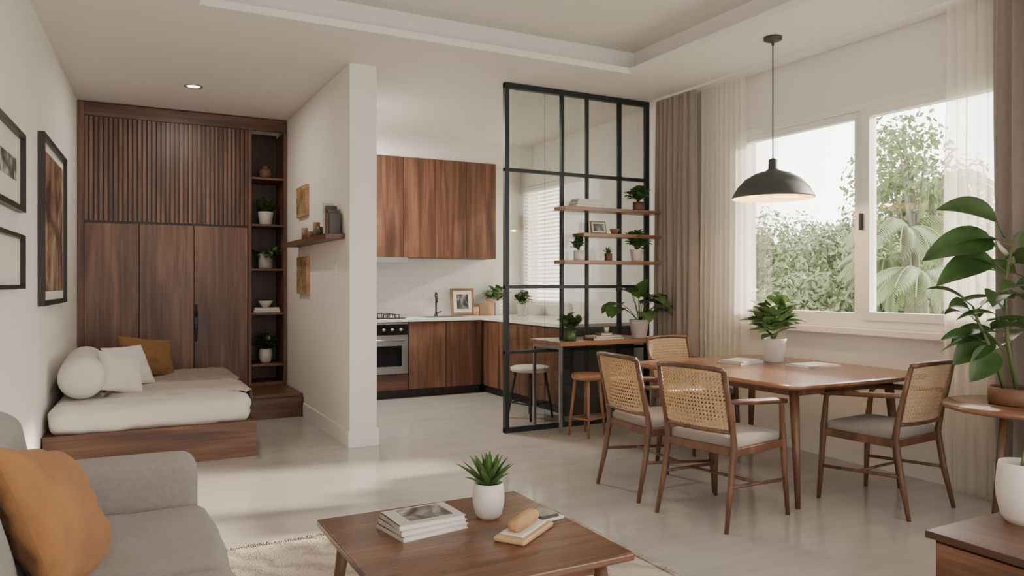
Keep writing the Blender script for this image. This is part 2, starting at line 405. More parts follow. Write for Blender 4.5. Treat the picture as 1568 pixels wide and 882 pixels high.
# curtains
def curtain(name, x, y0, y1, z0, z1, mat, folds, amp, seed=0):
    b = B(name, ((x), (y0+y1)/2, 0))
    def fn(u, v):
        y = y0+(y1-y0)*u; z = z0+(z1-z0)*v
        ph = u*folds*2*pi
        a = amp*(0.55+.45*noise.noise(Vector((u*folds*.7, seed, v*1.5))))
        loose = 0.7+0.5*(1-v)
        xx = x+a*loose*math.sin(ph+0.5*math.sin(v*2+seed+u*4))
        yy = y+amp*.35*math.cos(ph*1.0+seed)*loose+0.02*noise.noise(Vector((u*5, v*2, seed)))
        return (min(xx, XR-.035), yy, z)
    b.surf(fn, folds*14, 14, mat)
    return b.done(world=True)
curtain('curtain', 4.60, 5.16, 5.70, 0.0, 3.03, curtain_m, 8, .06, 1)
curtain('sheer_curtain', 4.65, 4.60, 5.14, 0.0, 3.03, sheer_m, 9, .035, 2)
curtain('sheer_curtain', 4.65, 2.60, 2.92, 0.0, 3.03, sheer_m, 5, .035, 3)
curtain('curtain', 4.60, 1.85, 2.60, 0.0, 3.03, curtain_m, 8, .06, 4)
b = B('curtain_rail'); b.bb(4.57, 4.70, 1.7, 5.72, 3.03, 3.05, white_m); b.done()

# ---------------------------------------------------------------- wardrobe
b = B('wardrobe')
WY = 8.26; x0 = -0.285; x1 = 1.658; zt = 3.035
xd = [-0.236, 0.239, 0.738, 1.262]
b.bb(x0+.03, xd[-1]+.015, WY+.03, 8.715, 0, zt, walnut_dk)
b.bb(x0, x0+.05, WY-.005, WY+.03, 0, zt, walnut_z, .003)
b.bb(x0+.05, x1, WY-.005, WY+.03, 2.91, zt, walnut_x, .003)
for i in range(3):
    b.bb(xd[i]+.004, xd[i+1]-.004, WY+.002, WY+.028, 0.05, 1.882, walnut_z, .003)
b.bb(xd[0], xd[-1], WY+.015, WY+.03, 1.90, 2.91, walnut_dk)
n = 36; pitch = (xd[-1]-xd[0])/n
for i in range(n):
    xc = xd[0]+pitch*(i+.5)
    b.bb(xc-pitch*.3, xc+pitch*.3, WY-.014, WY+.016, 1.905, 2.905, walnut_z)
b.bb(xd[-1], xd[-1]+.035, WY-.008, 8.715, 0.23, 2.91, walnut_z, .003)
b.bb(x1-.035, x1, WY-.008, 8.715, 0.23, 2.91, walnut_z, .003)
b.bb(xd[-1]+.03, x1-.03, 8.69, 8.715, 0, 2.95, walnut_dk)
b.bb(xd[-1], x1, WY+.0, 8.715, 0, 0.25, walnut_x)
for z in (2.41, 1.916, 1.445, .98, .435):
    b.bb(xd[-1]+.035, x1-.035, WY+.005, 8.69, z-.012, z+.012, walnut_x, .002)
for dz in (1.02, .78):
    b.tube([(0.758, WY-.0, dz-.06), (0.758, WY-.03, dz-.05), (0.758, WY-.03, dz+.05), (0.758, WY, dz+.06)], .009, black_m, 8)
b.box((.758, WY-.004, .9), (.03, .012, .22), black_m, .003)
b.done()
b = B('platform_step')
b.bb(1.06, 1.645, 7.47, 8.24, 0.0, 0.20, walnut_x, .003); b.bb(1.055, 1.648, 7.455, 8.245, 0.20, 0.228, walnut_x, .004)
b.done()

# ---------------------------------------------------------------- daybed
b = B('daybed', (0.28, 6.8, 0))
b.prism([(wx(5.92)+.01, 5.92), (.966, 5.92), (.966, 7.70), (wx(7.70)+.01, 7.70)], 0.0, 0.265, walnut_x)
def bw(p):
    return (p.x+.056*(p.y-7.68)*max(0, min(1, (.95-p.x)/1.25)), p.y, p.z)
b.rbox((.325, 6.81, .355), (.615, .865, .10), .07, linen_m, bulge=(0.01, .01, .012), n=40, fn=bw, wob=.016, wsc=11)
def drape(u, v, x0_, y0_, y1_, top, fall, wamp, seed, gap):
    s_ = u*((.955-x0_)+fall); y = y0_+v*(y1_-y0_)+.03*math.sin(u*7+seed)
    wr = wamp*(noise.noise(Vector((u*5, v*6, seed)))+.6*noise.noise(Vector((u*13, v*11, seed))))
    ed = gap*(max(0, 1-v/.07)**2+max(0, 1-u/.05)**2)
    L0 = .955-x0_
    if s_ < L0:
        x = x0_+s_; z = top+wr-ed; e = max(0, (s_-L0+.06)/.06); z -= .02*e*e
    else:
        f = s_-L0; x = .955+.028+.22*f*f/fall*(1+.4*math.sin(v*23))+.02*math.sin(v*23+seed)*f/fall; z = top-.02-f*.95
    return (x, y, z)
b.surf(lambda u, v: drape(u, v, -.05, 6.25, 7.5, .484, .16, .007, 3, .03), 60, 60, throw2_m)
b.surf(lambda u, v: drape(u, v, .12, 6.85, 7.6, .506, .24, .018, 8, .03), 60, 60, throw_m)
b.done(world=True)
# bolster
b = B('bolster_pillow', (-.13, 6.75, .6))
prof = [(0, 0), (.06, -.012), (.11, -.004), (.142, .02), (.152, .06), (.155, .3), (.155, .8), (.152, 1.08), (.13, 1.13), (0, 1.14)]
Mb = Matrix.Translation((-.19, 6.16, .622)) @ Matrix.Rotation(-pi/2, 4, 'X')
b.lathe(prof, (0, 0, 0), linen_m, 32, M=Mb)
b.done(world=True)

def pillow(name, c, w, h, t, mat, rot, pw=3.0, wr_a=.012):
    b = B(name, c)
    E = Matrix.Translation(c) @ rot
    n = 30
    def mk(sg):
        def fn(u, v):
            x = math.sin((u*2-1)*pi/2); y = math.sin((v*2-1)*pi/2)
            th = t*.5*((1-abs(x)**pw)*(1-abs(y)**pw))**.5
            wr = wr_a*(noise.noise(Vector((x*2.5+c[0], y*2.5+c[1], sg)))+.7*noise.noise(Vector((x*6+c[0], y*4+c[1], sg*3))))*min(1, th/.03)
            return (x*w/2*(1-.06*(1-y*y)), y*h/2*(1-.06*(1-x*x)), sg*(th+wr))
        return fn
    b.surf(mk(1), n, n, mat, M=E); b.surf(mk(-1), n, n, mat, M=E)
    return b.done(world=True)
def rot(rx=0, ry=0, rz=0):
    return Matrix.Rotation(math.radians(rz), 4, 'Z') @ Matrix.Rotation(math.radians(ry), 4, 'Y') @ Matrix.Rotation(math.radians(rx), 4, 'X')
pillow('white_throw_pillow', (.06, 6.38, .625), .34, .32, .14, linen_m, rot(62, 14, 30), 2.4, .012)
pillow('white_throw_pillow', (.12, 6.76, .64), .38, .35, .13, linen_m, rot(62, 0, 40), 2.4, .012)
pillow('mustard_throw_pillow', (.27, 7.24, .665), .46, .36, .13, mustard_m, rot(60, 8, 22), 2.4, .014)

# ---------------------------------------------------------------- sofa
b = B('sofa', (-.12, 2.3, 0))
sx0, sx1, sy0, sy1 = -.545, .31, 1.15, 3.36
b.rbox(((sx0+sx1)/2, (sy0+sy1)/2, .19), ((sx1-sx0)/2-.02, (sy1-sy0)/2-.01, .115), .03, sofa_m, n=8)
b.rbox((sx0+.11, (sy0+sy1)/2, .45), (.11, (sy1-sy0)/2, .35), .06, sofa_m, n=12)
for y0_, y1_ in ((sy0, sy0+.2), (sy1-.205, sy1)):
    b.rbox(((sx0+sx1)/2+.01, (y0_+y1_)/2, .35), ((sx1-sx0)/2-.02, (y1_-y0_)/2, .275), .055, sofa_m, bulge=(.0, .0, .006), n=14)
for a_, c_ in ((sy0+.2, 2.42), (2.42, sy1-.2)):
    b.rbox(((sx0+.18+sx1+.02)/2, (a_+c_)/2, .365), ((sx1+.02-sx0-.18)/2, (c_-a_)/2-.004, .085), .045, sofa_m, bulge=(.008, 0, .018), n=24, wob=.008, wsc=6)
    Mt = Matrix.Translation((sx0+.22, (a_+c_)/2, .64)) @ Matrix.Rotation(math.radians(-12), 4, 'Y')
    b.rbox((0, 0, 0), (.08, (c_-a_)/2-.01, .225), .075, sofa_m, bulge=(.02, 0, .01), n=20, M=Mt, wob=.008, wsc=6)
for x in (sx0+.08, sx1-.08):
    for y in (sy0+.08, sy1-.08): b.tube([(x, y, 0), (x, y, .09)], [.018, .022], frame_m, 10)
b.done(world=True)
pillow('ochre_throw_pillow', (-.15, 2.58, .62), .48, .43, .2, orange_m, rot(64, 14, 76), 2.4, .02)

# ---------------------------------------------------------------- rug
b = B('area_rug', (1.1, 2.6, 0))
RX1 = 2.2
def rg(u, v):
    x = -.1+(RX1+.1)*u; y = 1.2+2.66*v
    e = min(u, 1-u, v, 1-v)
    z = .004 if e <= 0 else .014+.003*noise.noise(Vector((x*9, y*9, 0)))
    if u in (0, 1): x += .012*noise.noise(Vector((y*30, 1, 0)))
    if v in (0, 1): y += .02*noise.noise(Vector((x*40, 2, 0)))
    return (x, y, z)
b.surf(rg, 90, 100, rug_m)
for i in range(220):
    x = -.09+(RX1+.08)*i/219; b.tube([(x, 3.855, .01), (x+R.uniform(-.01, .01), 3.88, .006), (x+R.uniform(-.02, .02), 3.91, .004)], .0035, rug_m, 4)
for i in range(240):
    y = 1.21+2.64*i/239; b.tube([(RX1-.005, y, .01), (RX1+.035, y+R.uniform(-.012, .012), .005)], .0035, rug_m, 4)
b.done(world=True)

# ---------------------------------------------------------------- coffee table
b = B('coffee_table', (1.12, 2.46, 0))
X0, X1, Y0, Y1 = .69, 1.548, 2.03, 2.888
b.bb(X0, X1, Y0, Y1, .372, .40, coffee_wood, .008, seg=3)
b.bb(X0+.08, X1-.08, Y0+.08, Y0+.10, .32, .372, coffee_wood); b.bb(X0+.08, X1-.08, Y1-.10, Y1-.08, .32, .372, coffee_wood)
b.bb(X0+.08, X0+.10, Y0+.10, Y1-.10, .32, .372, coffee_wood); b.bb(X1-.10, X1-.08, Y0+.10, Y1-.10, .32, .372, coffee_wood)
for x, sx in ((X0+.09, -1), (X1-.09, 1)):
    for y, sy in ((Y0+.09, -1), (Y1-.09, 1)):
        b.tube([(x+sx*.04, y+sy*.04, .016), (x, y, .375)], [.014, .027], chair_wood, 12)
b.done(world=True)

def pot_profile(r, h, kind='round'):
    if kind == 'round':
        return [(0, 0), (r*.62, 0), (r*.82, h*.12), (r*.97, h*.4), (r, h*.62), (r*.93, h*.9), (r*.88, h), (r*.82, h), (r*.84, h*.86), (0, h*.86)]
    if kind == 'taper':
        return [(0, 0), (r*.68, 0), (r*.72, h*.03), (r*.98, h*.96), (r, h), (r*.92, h), (r*.88, h*.88), (0, h*.88)]
    return [(0, 0), (r*.9, 0), (r, h*.08), (r, h), (r*.9, h), (r*.88, h*.88), (0, h*.88)]
def make_pot(b, c, r, h, mat, kind='round'):
    pr = pot_profile(r, h, kind)
    b.lathe(pr[:-1], c, mat, 28); b.disc((c[0], c[1], c[2]+h*.87), r*.87, soil_m, 24)
def plant(name, c, r, h, potm, kind, style, size, n, leafm, seed=1, lw=.3):
    rr = random.Random(seed); b = B(name, c)
    make_pot(b, c, r, h, potm, kind)
    base = Vector((c[0], c[1], c[2]+h*.87))
    if style == 'spiky':
        for i in range(n):
            a = i*2.399; t = i/n; el = math.radians(84-48*t)
            d = Vector((math.cos(a)*math.cos(el), math.sin(a)*math.cos(el), math.sin(el)))
            b.leaf(base+Vector((math.cos(a), math.sin(a), 0))*r*.3*t, d, size*rr.uniform(.85, 1.1), size*lw, leafm, droop=-.1+.35*t, pw=.62, fold=.3)
    elif style == 'bushy':
        for i in range(n):
            a = rr.uniform(0, 2*pi); el = math.radians(rr.uniform(25, 88)); L = size*rr.uniform(.5, 1.0)
            d = Vector((math.cos(a)*math.cos(el), math.sin(a)*math.cos(el), math.sin(el)))
            p1 = base+d*L*.6+Vector((0, 0, .02)); b.tube([base, (base+p1)/2+Vector((0, 0, .01)), p1], .0018+.004*size, stem_m, 5)
            for k in range(5):
                a2 = rr.uniform(0, 2*pi); d2 = (d*.8+Vector((math.cos(a2), math.sin(a2), rr.uniform(-.3, .6)))*.8)
                b.leaf(base.lerp(p1, .45+.14*k), d2, size*rr.uniform(.28, .42), size*lw*.6, leafm, droop=.5)
    elif style == 'trail':
        for i in range(n):
            a = rr.uniform(0, 2*pi); pos = base+Vector((math.cos(a), math.sin(a), 0))*r*.5; d = Vector((math.cos(a), math.sin(a), 1.4)).normalized()
            for k in range(5):
                d2 = Vector((math.cos(a+rr.uniform(-1, 1)), math.sin(a+rr.uniform(-1, 1)), rr.uniform(-.2, .6)))
                b.leaf(pos, d2, size*.3, size*.2, leafm, droop=.6, pw=.6)
                pos = pos+d*size*.12; d = (d+Vector((0, 0, -.42))).normalized()
    elif style == 'broad':
        for i in range(n):
            a = i*2.399+rr.uniform(-.3, .3); el = math.radians(rr.uniform(25, 80)); L = size*rr.uniform(.55, 1)
            d = Vector((math.cos(a)*math.cos(el), math.sin(a)*math.cos(el), math.sin(el)))
            if d.y > 0: d.y *= .3
            p1 = base+d*L*.7
            b.tube([base, base+d*L*.35+Vector((0, 0, .02)), p1], .003, stem_m, 5)
            d2 = Vector((d.x, min(d.y, .0)-.05, d.z*.2-.05)); b.leaf(p1, d2, size*.5, size*lw, leafm, droop=.7, pw=.62, fold=.1)
    return b.done(world=True)

plant('potted_agave', (1.28, 2.60, .40), .062, .135, ceramic, 'round', 'spiky', .135, 26, leaf_m, 3, .25)

def books(name, c, lst, rz=0):
    b = B(name, c, rz); z = 0
    for (w, d, h, cm, dr) in lst:
        M = Matrix.Rotation(math.radians(dr), 4, 'Z')
        b.box((0, 0, z+h*.5), (w-.008, d-.008, h*.8), paper_m, M=M)
        b.box((0, 0, z+h*.06), (w, d, h*.12), cm, M=M); b.box((0, 0, z+h*.94), (w, d, h*.12), cm, M=M)
        b.box((-w/2+.002, 0, z+h*.5), (.004, d, h), cm, M=M)
        z += h
    return b, z
b, z = books('book_stack', (1.01, 2.60, .40), [(.27, .20, .018, cover_m, 3), (.265, .195, .018, cover_m, 0), (.26, .19, .018, cover_m, -3)], rz=math.radians(6))
b.box((.01, .01, z+.0006), (.17, .14, .001), art2, M=Matrix.Rotation(math.radians(-3), 4, 'Z')); b.done()
# bread tray
b = B('serving_tray', (1.31, 2.37, .40), math.radians(35))
b.rbox((0, 0, .010), (.125, .062, .010), .009, tray_m, n=14)
b.rbox((0, 0, .024), (.10, .045, .004), .003, ceramic, n=10)
b.done()
b = B('bread_loaf', (1.31, 2.37, .4285), math.radians(35))
b.rbox((-.005, .0, .022), (.088, .028, .0215), .021, bread_m, n=14, bulge=(0, 0, .004), wob=.003)
b.done()
b = B('smartphone', (1.46, 2.50, .40), math.radians(8))
b.box((0, 0, .006), (.13, .12, .012), ceramic, .005, seg=3); b.box((0, 0, .0165), (.085, .105, .009), coverd_m, .004, seg=3); b.box((0, 0, .0215), (.075, .095, .001), ovenglass)
b.done()

# ---------------------------------------------------------------- dining table
b = B('dining_table', (3.95, 3.69, 0))
def rrect(cx, cy, hx, hy, r, bow, n=10):
    pts = []
    for (sx, sy, a0) in ((1, 1, 0), (-1, 1, 90), (-1, -1, 180), (1, -1, 270)):
        for i in range(n+1):
            a = math.radians(a0+90*i/n)
            x = sx*(hx-r)+r*math.cos(a); y = sy*(hy-r)+r*math.sin(a)
            pts.append((x, y))
    out = []
    m = len(pts)
    for i in range(m):
        p, q = pts[i], pts[(i+1) % m]
        k = 8 if math.hypot(p[0]-q[0], p[1]-q[1]) > .3 else 1
        for j in range(k):
            t = j/k; x = p[0]+(q[0]-p[0])*t; y = p[1]+(q[1]-p[1])*t
            out.append((cx+x+bow*(x/hx)*(1-(y/hy)**2), cy+y+bow*(y/hy)*(1-(x/hx)**2)))
    return out
outer = rrect(3.955, 3.69, .63, .74, .10, .025)
inner_ = rrect(3.955, 3.69, .615, .725, .09, .025)
nP = len(outer)
vs = [(x, y, .70) for x, y in inner_]+[(x, y, .712) for x, y in outer]+[(x, y, .726) for x, y in outer]+[(x, y, .732) for x, y in inner_]
fs = [tuple(range(nP-1, -1, -1)), tuple(range(3*nP, 4*nP))]
for l in range(3):
    fs += [(l*nP+i, l*nP+(i+1) % nP, (l+1)*nP+(i+1) % nP, (l+1)*nP+i) for i in range(nP)]
b.add(vs, fs, table_wood)
lx, ly = (3.53, 4.38), (3.12, 4.27)
b.bb(lx[0], lx[1], ly[0]-.01, ly[0]+.012, .64, .70, chair_wood); b.bb(lx[0], lx[1], ly[1]-.012, ly[1]+.01, .64, .70, chair_wood)
b.bb(lx[0]-.01, lx[0]+.012, ly[0], ly[1], .64, .70, chair_wood); b.bb(lx[1]-.012, lx[1]+.01, ly[0], ly[1], .64, .70, chair_wood)
for x, sx in ((lx[0], -1), (lx[1], 1)):
    for y, sy in ((ly[0], -1), (ly[1], 1)):
        b.tube([(x+sx*.035, y+sy*.06, 0), (x+sx*.02, y+sy*.035, .3), (x, y, .70)], [.015, .022, .03], chair_wood, 14)
b.done(world=True)

# ---------------------------------------------------------------- dining chairs
def chair(loc, deg):
    b = B('dining_chair', loc, math.radians(deg)); W = .225
    def back(x, z):   # curved, reclined back surface
        return (x, -.215-(z-.45)*.22-.035*(1-(x/W)**2), z)
    for s_ in (-1, 1):
        b.tube([(s_*.245, .25, 0), (s_*.235, .235, .25), (s_*.23, .225, .45), (s_*.235, .205, .62), (s_*.24, .17, .652)], [.012, .017, .019, .015, .012], chair_wood, 10)
        b.tube([(s_*.235, -.30, 0), (s_*.225, -.25, .22), (s_*.222, -.215, .43), (s_*.225, -.235, .56), back(s_*W, .70), back(s_*W, .84)], [.012, .017, .019, .016, .014, .011], chair_wood, 10)
        pts = [(s_*.242, .235, .640), (s_*.246, .12, .655), (s_*.25, -.05, .665), (s_*.238, -.20, .675), (s_*.225, -.262, .68)]
        b.tube(pts, [.014, .019, .017, .015, .012], chair_wood, 10)
        b.tube([(s_*.238, .24, .20), (s_*.228, -.25, .23)], .010, chair_wood, 8)
        b.bb(s_*.23-.011, s_*.23+.011, -.215, .225, .385, .43, chair_wood, .004)
    b.tube([(-.232, 0, .215), (.232, 0, .215)], .009, chair_wood, 8)
    b.bb(-.23, .23, .215, .237, .385, .43, chair_wood, .004); b.bb(-.222, .222, -.226, -.204, .385, .43, chair_wood, .004)
    b.rbox((0, .005, .445), (.222, .215, .032), .026, seat_m, bulge=(0, 0, .012), n=14)
    z0, z1 = .515, .855
    fr = []
    for i in range(13): fr.append(back(-W*.97+2*W*.97*i/12, z1+.012*(1-(abs(i-6)/6)**3)-.01))
    b.tube(fr, .0145, chair_wood, 10)
    fr = [back(-W*.97+2*W*.97*i/12, z0) for i in range(13)]
    b.tube(fr, .012, chair_wood, 10)
    for s_ in (-1, 1): b.tube([back(s_*W*.965, z0), back(s_*W*.975, .68), back(s_*W*.965, z1-.01)], .0125, chair_wood, 10)
    def strip(p0, p1, w, off, k=8):
        (xa, za), (xb, zb) = p0, p1
        dx, dz = xb-xa, zb-za; L = math.hypot(dx, dz); nx, nz = -dz/L*w/2, dx/L*w/2
        vs = []; fs = []
        for i in range(k+1):
            t = i/k; x = xa+dx*t; z = za+dz*t
            for sg in (-1, 1):
                q = back(x+nx*sg, z+nz*sg); vs.append((q[0], q[1]+off, q[2]))
        fs = [(2*i, 2*i+1, 2*i+3, 2*i+2) for i in range(k)]
        b.add(vs, fs, cane_m)
    xa, xb = -W+.01, W-.01
    n = 20
    for i in range(n+1):
        x = xa+(xb-xa)*i/n
        strip((x-.003, z0), (x-.003, z1), .0042, .002, 3); strip((x+.004, z0), (x+.004, z1), .0042, -.002, 3)
    n = 15
    for i in range(n+1):
        z = z0+(z1-z0)*i/n
        strip((xa, z-.003), (xb, z-.003), .0042, -.001, 10); strip((xa, z+.004), (xb, z+.004), .0042, .001, 10)
    hgt = z1-z0; wid = xb-xa; st = .0215*1.0
    k = -int(hgt/st)
    while k*st < wid:
        for dirn in (1, -1):
            s0 = k*st; ta = max(0, -s0); tb = min(hgt, wid-s0)
            if tb-ta > .01:
                if dirn == 1: strip((xa+s0+ta, z0+ta), (xa+s0+tb, z0+tb), .0036, .003, 5)
                else: strip((xa+s0+ta, z1-ta), (xa+s0+tb, z1-tb), .0036, -.003, 5)
        k += 1
    return b.done()
chair((3.07, 3.21, 0), -80)
chair((3.07, 3.80, 0), -94)
chair((4.05, 2.93, 0), 5)
chair((4.10, 4.62, 0), 183)

plant('potted_peace_lily', (4.24, 3.93, .732), .09, .17, ceramic, 'taper', 'bushy', .42, 30, leaf_y, 5, .40)
b, z = books('magazine', (3.98, 4.0, .732), [(.28, .2, .012, cover_m, 0), (.25, .18, .010, cover_m, 6)], rz=.2); b.done()
b, z = books('notebook', (4.26, 3.60, .732), [(.30, .21, .008, paper_m, 0), (.27, .2, .006, cover_m, 9)], rz=-.15); b.done()

# ---------------------------------------------------------------- pendant lamp
b = B('pendant_lamp', (4.15, 3.855, H))
c = (4.15, 3.855, 0)
b.lathe([(0, H), (.062, H), (.062, H-.022), (.045, H-.03), (.012, H-.035), (.008, H-.06)], c, lampgrey, 28)
b.tube([(4.15, 3.855, H-.05), (4.15, 3.855, 2.19)], .0045, lampgrey, 8)
b.lathe([(.008, 2.19), (.03, 2.18), (.032, 2.115), (.05, 2.10), (.12, 2.08), (.19, 2.04), (.245, 1.98), (.278, 1.92), (.285, 1.905), (.281, 1.903)], c, lampgrey, 48)
b.lathe([(.281, 1.903), (.272, 1.922), (.24, 1.975), (.186, 2.032), (.115, 2.07), (.0, 2.09)], c, lamp_in, 48)
b.lathe([(0, 2.005), (.025, 2.015), (.03, 2.035), (.022, 2.06), (.015, 2.09)], c, bulb_m, 20)
b.done(world=True)

# ---------------------------------------------------------------- kitchen
b = B('kitchen_base_cabinets')
FY = 8.08; FX = 3.89
b.bb(1.90, 2.39, FY+.02, 8.715, .10, .865, walnut_dk); b.bb(2.39, 2.965, FY+.02, 8.715, .10, .28, walnut_dk); b.bb(2.965, FX+.02, FY+.02, 8.715, .10, .865, walnut_dk)
b.bb(1.90, FX, FY+.07, 8.715, 0, .10, kick_m)
b.bb(FX+.02, 4.75, 6.28, 8.715, .10, .865, walnut_dk); b.bb(FX+.07, 4.75, 6.30, 8.6, 0, .10, kick_m)
for xa, xb in ((1.905, 2.38), (2.975, 3.425), (3.43, 3.885)): b.bb(xa+.002, xb-.002, FY, FY+.022, .10, .855, walnut_z, .002)
b.bb(2.39, 2.965, FY, FY+.022, .10, .275, walnut_x, .002)
ys = [6.29, 6.87, 7.45, 8.02]
for i in range(3): b.bb(FX, FX+.022, ys[i]+.002, ys[i+1]-.002, .10, .855, walnut_z, .002)
b.bb(FX+.0, 4.75, 6.262, 6.285, 0.0, .865, grey_panel)
b.bb(1.90, 4.75, FY-.02, 8.715, .865, .90, quartz, .004); b.bb(FX-.02, 4.75, 6.25, FY-.019, .865, .90, quartz, .004)
b.done()
b = B('oven')
b.bb(2.395, 2.96, FY-.012, FY+.5, .285, .86, steel, .004)
b.bb(2.43, 2.925, FY-.02, FY-.01, .33, .66, steel, .003); b.bb(2.475, 2.88, FY-.024, FY-.018, .37, .60, ovenglass)
b.tube([(2.46, FY-.05, .665), (2.90, FY-.05, .665)], .009, steel, 10)
for x in (2.48, 2.88): b.tube([(x, FY-.05, .665), (x, FY-.01, .665)], .007, steel, 8)
b.bb(2.40, 2.955, FY-.016, FY-.01, .72, .84, ovenglass)
for i in range(5): b.tube([(2.47+.1*i, FY-.035, .78), (2.47+.1*i, FY-.014, .78)], .017, steel, 14)
b.done()
b = B('gas_cooktop')
b.bb(2.40, 2.96, 8.14, 8.62, .90, .912, ovenglass, .004)
for x in (2.53, 2.83):
    for y in (8.27, 8.49):
        b.lathe([(0, .93), (.035, .93), (.04, .912)], (x, y, 0), steel, 18)
        for k in range(4):
            a = k*pi/2+.78; b.tube([(x+.02*math.cos(a), y+.02*math.sin(a), .945), (x+.095*math.cos(a), y+.095*math.sin(a), .945), (x+.1*math.cos(a), y+.1*math.sin(a), .912)], .006, black_m, 6)
b.done()
b = B('kitchen_wall_cabinets')
UY = 8.35
b.bb(1.90, 4.22, UY+.02, 8.715, 1.61, 2.775, walnut_dk)
xs = [1.905, 2.25, 2.605, 3.007, 3.409, 3.81, 4.218]
for i in range(6): b.bb(xs[i]+.003, xs[i+1]-.003, UY, UY+.022, 1.605, 2.78, walnut_z, .002)
b.bb(4.20, 4.22, UY+.022, 8.715, 1.605, 2.78, walnut_z)
b.done()
b = B('trim_1'); b.bb(1.89, 4.755, UY+.03, 8.715, 2.785, H, wall_m); b.done()
b = B('range_hood')
b.bb(2.42, 3.0, 8.20, 8.7, 1.555, 1.60, steel_d, .006); b.bb(2.42, 3.0, 8.18, 8.20, 1.53, 1.60, steel, .004); b.bb(2.45, 2.97, 8.22, 8.66, 1.548, 1.556, ovenglass); b.done()
b = B('backsplash'); b.bb(1.89, 4.755, 8.708, 8.719, .90, 1.605, splash_m); b.done()
b = B('kitchen_faucet')
dkf = pmat('faucet_dark', (.06, .06, .06), .25, .7)
pts = [(3.5, 8.56, .90), (3.5, 8.56, 1.12)]+[(3.5-.03*math.sin(a/2)*1.4, 8.56-.065+.065*math.cos(a), 1.12+.065*math.sin(a)) for a in [pi*i/8 for i in range(1, 9)]]+[(3.455, 8.43, 1.07)]
b.tube(pts, .012, dkf, 12); b.tube([(3.5, 8.56, .90), (3.5, 8.56, .93)], .024, dkf, 16); b.tube([(3.5, 8.56, .94), (3.57, 8.55, .96)], .007, dkf, 8)
b.done()
b = B('kitchen_sink'); b.bb(3.25, 3.75, 8.2, 8.5, .901, .905, steel, .001); b.bb(3.28, 3.72, 8.23, 8.47, .9045, .9065, grey_panel); b.done()
def picture_stand(name, c, w, h, art, fm, rz, lean=12, fw=.022):
    b = B(name, c, rz); M = Matrix.Rotation(math.radians(-lean), 4, 'X')
    b.bb(-w/2, w/2, -.008, .008, 0.003, h, fm, .003, M=M); b.bb(-w/2+fw, w/2-fw, -.0095, -.0075, fw, h-fw, mat_board, M=M); b.bb(-w/2+fw*2.2, w/2-fw*2.2, -.0105, -.009, fw*2.2, h-fw*2.2, art, M=M)
    return b.done()
picture_stand('picture_frame', (3.86, 8.56, .905), .30, .34, art2, coverb_m, math.radians(-12), fw=.035)
b = B('wooden_box', (4.10, 8.50, .90)); b.box((0, 0, .07), (.12, .1, .14), coverb_m, .005); b.box((.115, .03, .09), (.09, .1, .18), tray_m, .01); b.box((.115, .03, .185), (.07, .08, .012), coverb_m, .003)
b.tube([(-.1, -.03, 0), (-.1, -.03, .11)], .035, tray_m, 16); b.done()
plant('potted_herb', (4.33, 8.54, .90), .06, .18, ceramic, 'cyl', 'bushy', .28, 18, leaf_y, 8, .42)
plant('potted_dracaena', (4.42, 8.05, .90), .07, .15, ceramic, 'taper', 'bushy', .26, 14, leaf_m, 9, .3)
b = B('storage_jar', (4.55, 7.2, .90)); b.lathe([(0, 0), (.05, 0), (.055, .02), (.055, .13), (.04, .15), (.04, .17), (0, .175)], (0, 0, 0), ceramic, 24); b.done()

# ---------------------------------------------------------------- glass partition
b = B('glass_partition', (3.8, 5.81, 0))
PY0, PY1 = 5.79, 5.83
px = [3.01, 3.60, 4.236, 4.58]
BX0, BZ0, BZ1 = 3.42, .752, .792
w = .021
def vbar(x, w, split):
    if split: b.bb(x-w, x+w, PY0, PY1, 0, BZ0, black_m); b.bb(x-w, x+w, PY0, PY1, BZ1, 3.045, black_m)
    else: b.bb(x-w, x+w, PY0, PY1, 0, 3.045, black_m)
vbar(px[0]+w, w, False)
for x in px[1:3]: vbar(x, .015, True)
vbar(px[3]-w, w, True); vbar(3.87, .010, True)
b.bb(px[0], px[3], PY0-.002, PY1+.002, 3.0, 3.045, black_m); b.bb(px[0], px[3], PY0-.002, PY1+.002, 0, .04, black_m)
for z in (1.27, 2.29): b.bb(px[0], px[3], PY0+.002, PY1-.002, z-.015, z+.015, black_m)
b.bb(px[0], px[3], PY0+.002, PY1-.002, .685, .712, black_m)
b.bb(px[0]+.03, BX0-.0, 5.807, 5.813, .04, 3.0, glass_p); b.bb(BX0, px[3]-.03, 5.807, 5.813, .04, BZ0, glass_p); b.bb(BX0, px[3]-.03, 5.807, 5.813, BZ1, 3.0, glass_p)
b.done(world=True)
for xa, xb, z in ((3.50, 4.57, 1.965), (3.70, 4.57, 1.735), (3.50, 4.57, 1.49)):
    b = B('floating_shelf', ((xa+xb)/2, 5.70, z)); b.bb(-(xb-xa)/2, (xb-xa)/2, -.10, .088, -.016, .016, bar_wood, .003); b.done()
b = B('bar_counter', (4.05, 5.8, 0))
b.bb(BX0+.001, 4.50, 5.54, 6.08, BZ0+.001, BZ1-.001, bar_wood, .004)
b.bb(3.435, 3.46, 5.57, 5.595, 0, BZ0, steel); b.bb(3.435, 3.46, 6.03, 6.055, 0, BZ0, steel); b.bb(3.435, 3.46, 5.595, 6.03, BZ0-.03, BZ0, steel)
b.done(world=True)
